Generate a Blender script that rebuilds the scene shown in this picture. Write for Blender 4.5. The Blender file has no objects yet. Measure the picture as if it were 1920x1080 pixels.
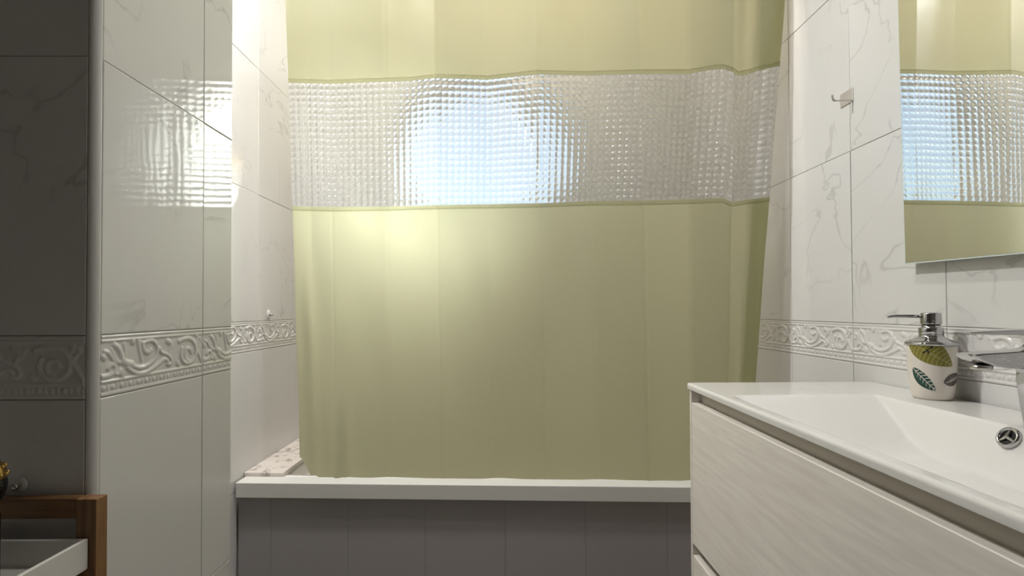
import bpy, bmesh, math, random
import numpy as np
from mathutils import Vector, Matrix

random.seed(3)
SC = bpy.context.scene
COL = SC.collection
PI = math.pi

# ------------------------------------------------------------------ camera
# Units are metres, the origin is 3.5 cm under the lens; x right, y into the room, z up
cam_d = bpy.data.cameras.new('camera')
cam = bpy.data.objects.new('camera', cam_d)
COL.objects.link(cam)
SC.camera = cam
F_PX, CX, CY = 954.449, 950.975, 565.132
YAW, PITCH, ROLL = -0.0075, 0.0154, -0.0037
cam_d.sensor_fit = 'HORIZONTAL'
cam_d.sensor_width = 36.0
cam_d.lens = F_PX / 1920 * 36
cam_d.shift_x = (960 - CX) / 1920
cam_d.shift_y = (CY - 540) / 1920
cam_d.clip_start = 0.02
fwd = Vector((-math.sin(YAW) * math.cos(PITCH), math.cos(YAW) * math.cos(PITCH), math.sin(PITCH)))
rt = Vector((math.cos(YAW), math.sin(YAW), 0))
up = rt.cross(fwd)
c_, s_ = math.cos(ROLL), math.sin(ROLL)
r2, u2 = c_ * rt + s_ * up, -s_ * rt + c_ * up
cam.matrix_world = Matrix(((r2.x, u2.x, -fwd.x, 0), (r2.y, u2.y, -fwd.y, 0),
                           (r2.z, u2.z, -fwd.z, 0.0349), (0, 0, 0, 1)))

# ------------------------------------------------------------------ light
world = bpy.data.worlds.new('sky')
SC.world = world
world.use_nodes = True
wn = world.node_tree.nodes
bgn = wn['Background']
sky = wn.new('ShaderNodeTexSky')
sky.sky_type = 'NISHITA'
sky.sun_disc = False
sky.sun_elevation = math.radians(28)
sky.sun_rotation = math.radians(70)
sky.altitude = 50
sky.air_density = 1.0
sky.dust_density = 2.0
_wl = world.node_tree.links.new
_tc = wn.new('ShaderNodeTexCoord')
_cn = wn.new('ShaderNodeTexNoise')
_cn.inputs['Scale'].default_value = 1.6
_cn.inputs['Detail'].default_value = 4.0
_wl(_tc.outputs['Generated'], _cn.inputs['Vector'])
_cr = wn.new('ShaderNodeValToRGB')                       # thin bright cloud over a blue sky
_cr.color_ramp.elements[0].position = 0.42
_cr.color_ramp.elements[1].position = 0.80
_wl(_cn.outputs['Fac'], _cr.inputs[0])
_cm = wn.new('ShaderNodeMix')
_cm.data_type = 'RGBA'
_cm.inputs['B'].default_value = (2.6, 2.6, 2.65, 1)
_wl(_cr.outputs[0], _cm.inputs['Factor'])
_wl(sky.outputs[0], _cm.inputs['A'])
_wl(_cm.outputs['Result'], bgn.inputs[0])
SKY_STRENGTH = 0.30
bgn.inputs[1].default_value = SKY_STRENGTH

sun_d = bpy.data.lights.new('sun', 'SUN')
sun_d.energy = 7.2
sun_d.angle = math.radians(46.0)
sun_d.color = (1.0, 0.95, 0.86)
sun = bpy.data.objects.new('sun', sun_d)
COL.objects.link(sun)
sun.rotation_euler = Vector((-0.42, -0.71, -0.49)).to_track_quat('-Z', 'Y').to_euler()

WIN = (-0.08, 2.16, 0.66)      # centre of the round window, inner face of the back wall
WIN_R = 0.37
portal_d = bpy.data.lights.new('window_portal', 'AREA')
portal_d.shape = 'DISK'
portal_d.size = 2 * WIN_R
portal_d.cycles.is_portal = True
portal = bpy.data.objects.new('window_portal', portal_d)
COL.objects.link(portal)
portal.location = (WIN[0], 2.32, WIN[2])
portal.rotation_euler = (-PI / 2, 0, 0)

SC.view_settings.view_transform = 'Standard'
SC.view_settings.look = 'None'
SC.view_settings.gamma = 1.0
SC.view_settings.use_curve_mapping = False
SC.view_settings.exposure = 0.84
CEIL_FILL = 3.3  # power of the added ceiling lamps, all out of view
TUB_FILL = 2.4
ALCOVE_FILL = 13.0

# ------------------------------------------------------------------ helpers
ORG = {}


def tag(o, label=None, cat=None, group=None, kind=None):
    if label: o['label'] = label
    if cat: o['category'] = cat
    if group: o['group'] = group
    if kind: o['kind'] = kind
    return o


def empty(name, loc, label=None, cat=None, group=None):
    o = bpy.data.objects.new(name, None)
    o.empty_display_size = 0.05
    COL.objects.link(o)
    o.location = loc
    ORG[o.name] = Vector(loc)
    return tag(o, label, cat, group)


def link(name, me, mat, parent=None, smooth=False, origin=None):
    """one mesh object; its vertices are given in world space"""
    if mat is not None and len(me.materials) == 0:
        me.materials.append(mat)
    if smooth:
        me.polygons.foreach_set('use_smooth', [True] * len(me.polygons))
    o = bpy.data.objects.new(name, me)
    COL.objects.link(o)
    org = Vector(origin) if origin is not None else (ORG[parent.name] if parent else Vector((0, 0, 0)))
    me.transform(Matrix.Translation(-org))
    base = ORG[parent.name] if parent else Vector((0, 0, 0))
    o.location = org - base
    ORG[o.name] = org
    if parent: o.parent = parent
    return o


def from_bm(bm, name='mesh'):
    me = bpy.data.meshes.new(name)
    bmesh.ops.recalc_face_normals(bm, faces=bm.faces[:])
    bm.to_mesh(me)
    bm.free()
    return me


def add_box(bm, x0, x1, y0, y1, z0, z1, bev=0.0, seg=2):
    r = bmesh.ops.create_cube(bm, size=1.0)
    vs = r['verts']
    for v in vs:
        v.co = Vector(((x0 + x1) / 2 + v.co.x * (x1 - x0), (y0 + y1) / 2 + v.co.y * (y1 - y0),
                       (z0 + z1) / 2 + v.co.z * (z1 - z0)))
    if bev > 0:
        es = list({e for v in vs for e in v.link_edges})
        bmesh.ops.bevel(bm, geom=es, offset=bev, segments=seg, affect='EDGES', profile=0.5)
    return bm


def box(name, x0, x1, y0, y1, z0, z1, mat, parent=None, bev=0.0, seg=2, smooth=False, origin=None):
    bm = bmesh.new()
    add_box(bm, x0, x1, y0, y1, z0, z1, bev, seg)
    return link(name, from_bm(bm, name), mat, parent, smooth, origin)


def add_lathe(bm, prof, seg=48, M=None):
    """prof: list of (radius, z)"""
    rings = []
    for (r, z) in prof:
        if r < 1e-6:
            rings.append([bm.verts.new((0, 0, z))])
        else:
            rings.append([bm.verts.new((r * math.cos(2 * PI * k / seg), r * math.sin(2 * PI * k / seg), z)) for k in range(seg)])
    for a, b in zip(rings, rings[1:]):
        for k in range(seg):
            l = (k + 1) % seg
            if len(a) == 1 and len(b) == 1: continue
            if len(a) == 1: bm.faces.new((a[0], b[k], b[l]))
            elif len(b) == 1: bm.faces.new((a[k], a[l], b[0]))
            else: bm.faces.new((a[k], a[l], b[l], b[k]))
    if M is not None:
        bmesh.ops.transform(bm, matrix=M, verts=[v for r in rings for v in r])
    return bm


def lathe(name, prof, mat, parent, loc=(0, 0, 0), seg=48, M=None):
    bm = bmesh.new()
    T = Matrix.Translation(loc)
    add_lathe(bm, prof, seg, T @ M if M is not None else T)
    o = link(name, from_bm(bm, name), mat, parent, True)
    return o


def add_tube(bm, pts, r, seg=12):
    pts = [Vector(p) for p in pts]
    rings = []
    prev = None
    for i, p in enumerate(pts):
        d = (pts[min(i + 1, len(pts) - 1)] - pts[max(i - 1, 0)]).normalized()
        a = prev if prev is not None else (Vector((0, 0, 1)) if abs(d.z) < .9 else Vector((1, 0, 0)))
        n = (a - d * a.dot(d)).normalized()
        b = d.cross(n)
        prev = n
        rr = r[i] if isinstance(r, (list, tuple)) else r
        rings.append([bm.verts.new(p + n * rr * math.cos(2 * PI * k / seg) + b * rr * math.sin(2 * PI * k / seg)) for k in range(seg)])
    for a, b in zip(rings, rings[1:]):
        for k in range(seg):
            l = (k + 1) % seg
            bm.faces.new((a[k], a[l], b[l], b[k]))
    bm.faces.new(rings[0][::-1])
    bm.faces.new(rings[-1])
    return bm


def autosmooth(o, ang=35):
    me = o.data
    me.polygons.foreach_set('use_smooth', [True] * len(me.polygons))
    bm = bmesh.new()
    bm.from_mesh(me)
    for e in bm.edges:
        if len(e.link_faces) == 2 and e.calc_face_angle(0) > math.radians(ang):
            e.smooth = False
    bm.to_mesh(me)
    bm.free()
    return o


def grid_mesh(name, P):
    """P: array rows x cols x 3"""
    R, Cn, _ = P.shape
    v = P.reshape(-1, 3)
    i = np.arange(R - 1)[:, None] * Cn + np.arange(Cn - 1)[None, :]
    f = np.stack([i, i + 1, i + 1 + Cn, i + Cn], -1).reshape(-1, 4)
    me = bpy.data.meshes.new(name)
    me.vertices.add(len(v))
    me.vertices.foreach_set('co', v.ravel())
    me.loops.add(len(f) * 4)
    me.loops.foreach_set('vertex_index', f.ravel().astype(np.int32))
    me.polygons.add(len(f))
    me.polygons.foreach_set('loop_start', np.arange(0, len(f) * 4, 4, dtype=np.int32))
    me.polygons.foreach_set('use_smooth', np.ones(len(f), dtype=bool))
    me.update(calc_edges=True)
    me.validate()
    return me


# ------------------------------------------------------------------ materials
def mat(name, col, rough=0.5, metal=0.0, **kw):
    m = bpy.data.materials.new(name)
    m.use_nodes = True
    b = m.node_tree.nodes['Principled BSDF']
    b.inputs['Base Color'].default_value = (*col, 1)
    b.inputs['Roughness'].default_value = rough
    b.inputs['Metallic'].default_value = metal
    for k, v in kw.items():
        b.inputs[k.replace('_', ' ')].default_value = v
    return m


def nd(m, typ, **kw):
    n = m.node_tree.nodes.new(typ)
    for k, v in kw.items(): setattr(n, k, v)
    return n


def ramp(m, fac, stops):
    r = nd(m, 'ShaderNodeValToRGB')
    el = r.color_ramp.elements
    el[0].position, el[0].color = stops[0][0], (*stops[0][1], 1)
    el[1].position, el[1].color = stops[1][0], (*stops[1][1], 1)
    for p, c in stops[2:]:
        e = el.new(p)
        e.color = (*c, 1)
    m.node_tree.links.new(fac, r.inputs[0])
    return r


def vein_mat(name, base, vein, scale, width, rough, strength=1.0):
    """glazed white ceramic with thin meandering grey veins, different on every tile"""
    m = mat(name, base, rough)
    L = m.node_tree.links.new
    b = m.node_tree.nodes['Principled BSDF']
    tc = nd(m, 'ShaderNodeTexCoord')
    oi = nd(m, 'ShaderNodeObjectInfo')
    sc = nd(m, 'ShaderNodeVectorMath', operation='SCALE')
    cmb = nd(m, 'ShaderNodeCombineXYZ')
    L(oi.outputs['Random'], cmb.inputs[0]); L(oi.outputs['Random'], cmb.inputs[2]); L(oi.outputs['Random'], cmb.inputs[1])
    L(cmb.outputs[0], sc.inputs[0]); sc.inputs['Scale'].default_value = 37.0
    add = nd(m, 'ShaderNodeVectorMath', operation='ADD')
    L(tc.outputs['Object'], add.inputs[0]); L(sc.outputs[0], add.inputs[1])
    no = nd(m, 'ShaderNodeTexNoise')
    no.inputs['Scale'].default_value = scale; no.inputs['Detail'].default_value = 4.0
    no.inputs['Roughness'].default_value = 0.52; no.inputs['Distortion'].default_value = 0.9
    L(add.outputs[0], no.inputs['Vector'])
    sub = nd(m, 'ShaderNodeMath', operation='SUBTRACT'); sub.inputs[1].default_value = 0.5
    ab = nd(m, 'ShaderNodeMath', operation='ABSOLUTE')
    L(no.outputs['Fac'], sub.inputs[0]); L(sub.outputs[0], ab.inputs[0])
    r1 = ramp(m, ab.outputs[0], [(0.0, (1, 1, 1)), (width, (0, 0, 0))])
    n2 = nd(m, 'ShaderNodeTexNoise'); n2.inputs['Scale'].default_value = scale * 1.3; n2.inputs['Detail'].default_value = 2
    L(add.outputs[0], n2.inputs['Vector'])
    r2_ = ramp(m, n2.outputs['Fac'], [(0.42, (0, 0, 0)), (0.58, (1, 1, 1))])
    mul = nd(m, 'ShaderNodeMath', operation='MULTIPLY')
    L(r1.outputs[0], mul.inputs[0]); L(r2_.outputs[0], mul.inputs[1])
    mul2 = nd(m, 'ShaderNodeMath', operation='MULTIPLY'); mul2.inputs[1].default_value = strength
    L(mul.outputs[0], mul2.inputs[0])
    n3 = nd(m, 'ShaderNodeTexNoise'); n3.inputs['Scale'].default_value = scale * .8; n3.inputs['Detail'].default_value = 4
    L(add.outputs[0], n3.inputs['Vector'])
    cloud = ramp(m, n3.outputs['Fac'], [(0.35, tuple(c * .96 for c in base)), (0.65, base)])
    mix = nd(m, 'ShaderNodeMix', data_type='RGBA')
    L(mul2.outputs[0], mix.inputs['Factor']); L(cloud.outputs[0], mix.inputs['A'])
    mix.inputs['B'].default_value = (*vein, 1)
    L(mix.outputs['Result'], b.inputs['Base Color'])
    # slow ripple of the glaze
    n4 = nd(m, 'ShaderNodeTexNoise'); n4.inputs['Scale'].default_value = 9
    L(add.outputs[0], n4.inputs['Vector'])
    bp = nd(m, 'ShaderNodeBump'); bp.inputs['Strength'].default_value = 0.05; bp.inputs['Distance'].default_value = 0.01
    L(n4.outputs['Fac'], bp.inputs['Height']); L(bp.outputs[0], b.inputs['Normal'])
    return m


def wood_mat(name, c0, c1, axis, scale, rough=0.5, bump=0.1):
    """wood with the grain along the given axis (0 x, 1 y, 2 z)"""
    m = mat(name, c0, rough)
    L = m.node_tree.links.new
    b = m.node_tree.nodes['Principled BSDF']
    tc = nd(m, 'ShaderNodeTexCoord')
    mp = nd(m, 'ShaderNodeMapping')
    s = [1.0, 1.0, 1.0]
    s[axis] = 0.09
    mp.inputs['Scale'].default_value = s
    L(tc.outputs['Object'], mp.inputs['Vector'])
    wn_ = nd(m, 'ShaderNodeTexNoise'); wn_.inputs['Scale'].default_value = scale * .11; wn_.inputs['Detail'].default_value = 2
    L(mp.outputs[0], wn_.inputs['Vector'])
    mulr = nd(m, 'ShaderNodeMath', operation='MULTIPLY'); mulr.inputs[1].default_value = 16.0
    L(wn_.outputs['Fac'], mulr.inputs[0])
    sn = nd(m, 'ShaderNodeMath', operation='SINE')
    mulr2 = nd(m, 'ShaderNodeMath', operation='MULTIPLY'); mulr2.inputs[1].default_value = 7.0
    L(mulr.outputs[0], mulr2.inputs[0]); L(mulr2.outputs[0], sn.inputs[0])
    fine = nd(m, 'ShaderNodeTexNoise'); fine.inputs['Scale'].default_value = scale * 2.2; fine.inputs['Detail'].default_value = 5
    L(mp.outputs[0], fine.inputs['Vector'])
    ma = nd(m, 'ShaderNodeMath', operation='MULTIPLY_ADD'); ma.inputs[1].default_value = 0.09
    L(sn.outputs[0], ma.inputs[0]); L(fine.outputs['Fac'], ma.inputs[2])
    r = ramp(m, ma.outputs[0], [(0.3, c0), (0.75, c1)])
    L(r.outputs[0], b.inputs['Base Color'])
    bp = nd(m, 'ShaderNodeBump'); bp.inputs['Strength'].default_value = bump; bp.inputs['Distance'].default_value = 0.001
    L(ma.outputs[0], bp.inputs['Height']); L(bp.outputs[0], b.inputs['Normal'])
    return m


M_TILE = vein_mat('glazed_tile_veined', (0.70, 0.695, 0.675), (0.40, 0.395, 0.38), 3.6, 0.010, 0.045, 0.5)
M_PLAIN = vein_mat('glazed_tile_plain', (0.68, 0.675, 0.66), (0.6, 0.6, 0.58), 3.0, 0.01, 0.16, 0.0)
M_TILE.node_tree.nodes['Principled BSDF'].inputs['Specular IOR Level'].default_value = 0.38
M_BORDER = mat('glazed_relief_tile', (0.68, 0.67, 0.65), 0.2)
M_GROUT = mat('grout', (0.36, 0.35, 0.33), 0.9)
M_TRIM = mat('corner_trim', (0.62, 0.61, 0.59), 0.3)
M_PAINT = mat('white_paint', (0.72, 0.71, 0.69), 0.7)
M_ROOM = mat('taupe_paint', (0.26, 0.24, 0.225), 0.7)
M_FLOOR = mat('floor_tile', (0.26, 0.24, 0.22), 0.35)
M_TUB = mat('white_acrylic', (0.85, 0.84, 0.82), 0.18)
M_LIP = mat('white_tub_edge', (0.70, 0.69, 0.65), 0.35)
M_APRON = mat('grey_panel', (0.34, 0.32, 0.315), 0.45)
M_CERAM = mat('white_ceramic', (0.73, 0.715, 0.685), 0.04)
M_CHROME = mat('chrome', (0.52, 0.52, 0.53), 0.05, 1.0)
M_STEEL = mat('brushed_steel', (0.55, 0.53, 0.50), 0.28, 1.0)
M_PLATE = mat('satin_steel_plate', (0.74, 0.70, 0.66), 0.35, 0.8)
M_DARK = mat('dark_hole', (0.012, 0.012, 0.014), 0.3)
M_MIRROR = mat('mirror_silver', (0.93, 0.94, 0.93), 0.0, 1.0)
M_EDGE = mat('mirror_glass_edge', (0.62, 0.68, 0.64), 0.12)
M_POT = mat('cream_ceramic', (0.72, 0.67, 0.60), 0.22)
M_OLIVE = mat('olive_print', (0.20, 0.18, 0.03), 0.3)
M_LIME = mat('pale_vein_print', (0.46, 0.42, 0.16), 0.3)
M_GREEN = mat('dark_green_print', (0.012, 0.06, 0.045), 0.3)
M_BLACKP = mat('black_print', (0.012, 0.012, 0.012), 0.3)
M_GREYP = mat('brown_grey_print', (0.10, 0.085, 0.08), 0.3)
M_VAN = wood_mat('bleached_wood', (0.86, 0.82, 0.745), (0.765, 0.715, 0.645), 1, 60, 0.42, 0.12)
M_VANDARK = mat('cabinet_channel', (0.66, 0.61, 0.54), 0.5)
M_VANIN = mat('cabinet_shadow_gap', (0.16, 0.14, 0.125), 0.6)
M_OAK = wood_mat('brown_wood', (0.27, 0.14, 0.055), (0.15, 0.07, 0.025), 2, 60, 0.45, 0.15)
M_OAKX = wood_mat('brown_wood_rail', (0.25, 0.125, 0.05), (0.13, 0.06, 0.022), 0, 60, 0.45, 0.15)
M_TRAY = mat('white_lacquer', (0.70, 0.68, 0.64), 0.4)
M_BLACK = mat('black_glass', (0.010, 0.009, 0.012), 0.12)
M_GOLD = mat('gold_relief', (0.62, 0.42, 0.14), 0.25, 1.0)
M_STITCH = mat('stitch_thread', (0.17, 0.15, 0.07), 0.8)
M_CLEARP = mat('clear_plastic', (0.72, 0.72, 0.70), 0.12)
M_MARBLE = vein_mat('pink_marble', (0.74, 0.68, 0.63), (0.30, 0.24, 0.21), 17.0, 0.040, 0.15, 0.9)
M_FRAME = mat('window_frame_white', (0.78, 0.77, 0.75), 0.4)

# round window pane: thin clear glass
M_PANE = bpy.data.materials.new('window_glass')
M_PANE.use_nodes = True
nt = M_PANE.node_tree
nt.nodes.remove(nt.nodes['Principled BSDF'])
tr = nd(M_PANE, 'ShaderNodeBsdfTransparent'); tr.inputs[0].default_value = (0.93, 0.96, 0.96, 1)
gl = nd(M_PANE, 'ShaderNodeBsdfGlossy'); gl.inputs['Roughness'].default_value = 0.02
fr = nd(M_PANE, 'ShaderNodeFresnel'); fr.inputs[0].default_value = 1.35
mx = nd(M_PANE, 'ShaderNodeMixShader')
nt.links.new(fr.outputs[0], mx.inputs[0]); nt.links.new(tr.outputs[0], mx.inputs[1]); nt.links.new(gl.outputs[0], mx.inputs[2])
nt.links.new(mx.outputs[0], nt.nodes['Material Output'].inputs[0])


def curtain_mat(name, dcol, tcol, tfac):
    m = bpy.data.materials.new(name)
    m.use_nodes = True
    t = m.node_tree
    t.nodes.remove(t.nodes['Principled BSDF'])
    L = t.links.new
    d = nd(m, 'ShaderNodeBsdfDiffuse'); d.inputs[0].default_value = (*dcol, 1)
    r = nd(m, 'ShaderNodeBsdfTranslucent'); r.inputs[0].default_value = (*tcol, 1)
    g = nd(m, 'ShaderNodeBsdfGlossy'); g.inputs['Roughness'].default_value = 0.38; g.inputs[0].default_value = (.9, .9, .9, 1)
    a = nd(m, 'ShaderNodeMixShader'); a.inputs[0].default_value = tfac
    L(d.outputs[0], a.inputs[1]); L(r.outputs[0], a.inputs[2])
    b = nd(m, 'ShaderNodeMixShader')
    f = nd(m, 'ShaderNodeFresnel'); f.inputs[0].default_value = 1.25
    L(f.outputs[0], b.inputs[0]); L(a.outputs[0], b.inputs[1]); L(g.outputs[0], b.inputs[2])
    # fine weave
    tc = nd(m, 'ShaderNodeTexCoord')
    n1 = nd(m, 'ShaderNodeTexNoise'); n1.inputs['Scale'].default_value = 26; n1.inputs['Detail'].default_value = 3
    L(tc.outputs['Object'], n1.inputs['Vector'])
    bp = nd(m, 'ShaderNodeBump'); bp.inputs['Strength'].default_value = 0.12; bp.inputs['Distance'].default_value = 0.004
    L(n1.outputs['Fac'], bp.inputs['Height'])
    for k in (d, r, g): L(bp.outputs[0], k.inputs['Normal'])
    L(b.outputs[0], t.nodes['Material Output'].inputs[0])
    return m


M_HEM = curtain_mat('olive_hem', (0.36, 0.365, 0.24), (0.70, 0.705, 0.505), 0.80)
_o = M_HEM.node_tree.nodes['Material Output']
_src = _o.inputs[0].links[0].from_socket
_tr = nd(M_HEM, 'ShaderNodeBsdfTransparent')
_mx = nd(M_HEM, 'ShaderNodeMixShader'); _mx.inputs[0].default_value = .5
M_HEM.node_tree.links.new(_src, _mx.inputs[1]); M_HEM.node_tree.links.new(_tr.outputs[0], _mx.inputs[2])
M_HEM.node_tree.links.new(_mx.outputs[0], _o.inputs[0])
M_CURT = curtain_mat('olive_curtain', (0.36, 0.365, 0.24), (0.70, 0.705, 0.505), 0.80)

M_VINYL = bpy.data.materials.new('clear_lens_vinyl')
M_VINYL.use_nodes = True
t = M_VINYL.node_tree
t.nodes.remove(t.nodes['Principled BSDF'])
v_tr = nd(M_VINYL, 'ShaderNodeBsdfTranslucent'); v_tr.inputs[0].default_value = (0.78, 0.78, 0.78, 1)
v_df = nd(M_VINYL, 'ShaderNodeBsdfDiffuse'); v_df.inputs[0].default_value = (0.7, 0.7, 0.69, 1)
v_rf = nd(M_VINYL, 'ShaderNodeBsdfRefraction'); v_rf.inputs['IOR'].default_value = 1.22
v_rf.inputs['Roughness'].default_value = 0.05; v_rf.inputs[0].default_value = (0.74, 0.75, 0.75, 1)
v_gl = nd(M_VINYL, 'ShaderNodeBsdfGlossy'); v_gl.inputs['Roughness'].default_value = 0.16
v_fr = nd(M_VINYL, 'ShaderNodeFresnel'); v_fr.inputs[0].default_value = 1.3
m0 = nd(M_VINYL, 'ShaderNodeMixShader'); m0.inputs[0].default_value = 0.35
m1 = nd(M_VINYL, 'ShaderNodeMixShader'); m1.inputs[0].default_value = 0.58
m2 = nd(M_VINYL, 'ShaderNodeMixShader')
t.links.new(v_tr.outputs[0], m0.inputs[1]); t.links.new(v_df.outputs[0], m0.inputs[2])
t.links.new(m0.outputs[0], m1.inputs[1]); t.links.new(v_rf.outputs[0], m1.inputs[2])
t.links.new(v_fr.outputs[0], m2.inputs[0]); t.links.new(m1.outputs[0], m2.inputs[1]); t.links.new(v_gl.outputs[0], m2.inputs[2])
t.links.new(m2.outputs[0], t.nodes['Material Output'].inputs[0])

# back wall: far away behind the curtain, its joints are left to the material
M_BACK = mat('back_wall_tile', (0.70, 0.69, 0.67), 0.16)
_b = nd(M_BACK, 'ShaderNodeTexBrick')
_b.offset = 0.0
_b.inputs['Scale'].default_value = 1.0
_b.inputs['Brick Width'].default_value = 0.25
_b.inputs['Row Height'].default_value = 0.40
_b.inputs['Mortar Size'].default_value = 0.0015
_b.inputs['Color1'].default_value = _b.inputs['Color2'].default_value = (0.80, 0.79, 0.77, 1)
_b.inputs['Mortar'].default_value = (0.4, 0.39, 0.37, 1)
_tc = nd(M_BACK, 'ShaderNodeTexCoord')
_mp = nd(M_BACK, 'ShaderNodeMapping'); _mp.inputs['Rotation'].default_value = (-PI / 2, 0, 0)
M_BACK.node_tree.links.new(_tc.outputs['Object'], _mp.inputs[0])
M_BACK.node_tree.links.new(_mp.outputs[0], _b.inputs['Vector'])
M_BACK.node_tree.links.new(_b.outputs['Color'], M_BACK.node_tree.nodes['Principled BSDF'].inputs['Base Color'])

# ------------------------------------------------------------------ room shell
Z_FLOOR, Z_CEIL = -0.975, 1.47
XL, XR, XA = -0.5817, 0.8091, -0.7746       # pillar face, right wall, alcove wall (tile faces)
YD, YP = 0.7282, 1.0934                      # pillar front face, pillar far end
YB = 2.16
B_H = 0.0913
G = 0.0014                                   # tile faces stand this far proud of the grout


def structure(o):
    o['kind'] = 'structure'
    return o


floor = structure(box('floor', -1.5, 0.95, -1.1, 2.4, Z_FLOOR - .08, Z_FLOOR, M_FLOOR))
ceiling = structure(box('ceiling', -1.5, 0.95, -1.1, 2.4, Z_CEIL, Z_CEIL + .08, M_PAINT))
wall_right = structure(box('wall_right', XR + G, 0.95, -1.0, YB, Z_FLOOR, Z_CEIL, M_GROUT))
wall_front = structure(box('wall_front', -1.5, 0.95, -1.1, -1.0, Z_FLOOR, Z_CEIL, M_ROOM))
wall_left = structure(box('wall_left', -1.5, -1.4, -1.0, YD + .01, Z_FLOOR, Z_CEIL, M_ROOM))
wall_pillar = structure(box('wall_pillar', -1.4, XL - G, YD + G, YP, Z_FLOOR, Z_CEIL, M_GROUT))
# the pillar's nosing is rounded by the trim: cut its sharp edge back
bm = bmesh.new(); bm.from_mesh(wall_pillar.data)
es = [e for e in bm.edges if all(v.co.x > -1 and v.co.y < 0.8 for v in e.verts)]
bmesh.ops.bevel(bm, geom=es, offset=0.012, segments=4, affect='EDGES', profile=0.5)
bm.to_mesh(wall_pillar.data); bm.free()
wall_alcove = structure(box('wall_alcove_left', -0.9, XA - G, YP, YB, Z_FLOOR, Z_CEIL, M_GROUT))

# back wall with the round opening
bm = bmesh.new()
SEG = 96
x0, x1, z0, z1 = -0.9, 0.95, Z_FLOOR, Z_CEIL


def sq(k):
    a = 2 * PI * k / SEG
    dx, dz = math.cos(a), math.sin(a)
    tx = ((x1 if dx > 0 else x0) - WIN[0]) / dx if abs(dx) > 1e-9 else 1e9
    tz = ((z1 if dz > 0 else z0) - WIN[2]) / dz if abs(dz) > 1e-9 else 1e9
    s = min(tx, tz)
    return WIN[0] + dx * s, WIN[2] + dz * s


YO = 2.30
outer = [bm.verts.new((sq(k)[0], YB, sq(k)[1])) for k in range(SEG)]
ring = [bm.verts.new((WIN[0] + WIN_R * math.cos(2 * PI * k / SEG), YB, WIN[2] + WIN_R * math.sin(2 * PI * k / SEG))) for k in range(SEG)]
ring2 = [bm.verts.new((v.co.x, YO, v.co.z)) for v in ring]
outer2 = [bm.verts.new((v.co.x, YO, v.co.z)) for v in outer]
crn = {}
for k in range(SEG):
    l = (k + 1) % SEG
    bm.faces.new((outer[k], outer[l], ring[l], ring[k]))
    bm.faces.new((ring[k], ring[l], ring2[l], ring2[k]))
    bm.faces.new((outer2[l], outer2[k], ring2[k], ring2[l]))
    bm.faces.new((outer[l], outer[k], outer2[k], outer2[l]))
wall_back = structure(link('wall_back', from_bm(bm, 'wall_back'), M_BACK))
# window: ring frame and pane
win = empty('window_1', (WIN[0], 2.265, WIN[2]))
structure(win)
RX = Matrix.Rotation(-PI / 2, 4, 'X')
lathe('window_frame', [(WIN_R, -.02), (WIN_R - .035, -.02), (WIN_R - .04, -.012), (WIN_R - .04, .02), (WIN_R, .02), (WIN_R, -.02)],
      M_FRAME, win, (WIN[0], 2.265, WIN[2]), 96, RX)
lathe('pane', [(0, -.002), (WIN_R - .038, -.002), (WIN_R - .038, .002), (0, .002)], M_PANE, win, (WIN[0], 2.2655, WIN[2]), 96, RX)

# ------------------------------------------------------------------ tiles
TW, TH = 0.25, 0.40
ROWS = [(-B_H - 2 * TH, -B_H - TH, 'plain'), (-B_H - TH, -B_H, 'plain'), (-B_H, 0.0, 'border'),
        (0.0, TH, 'vein'), (TH, 2 * TH, 'vein'), (2 * TH, 3 * TH, 'vein')]
JG = 0.0007                                  # half a joint
_cache = {}

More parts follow.
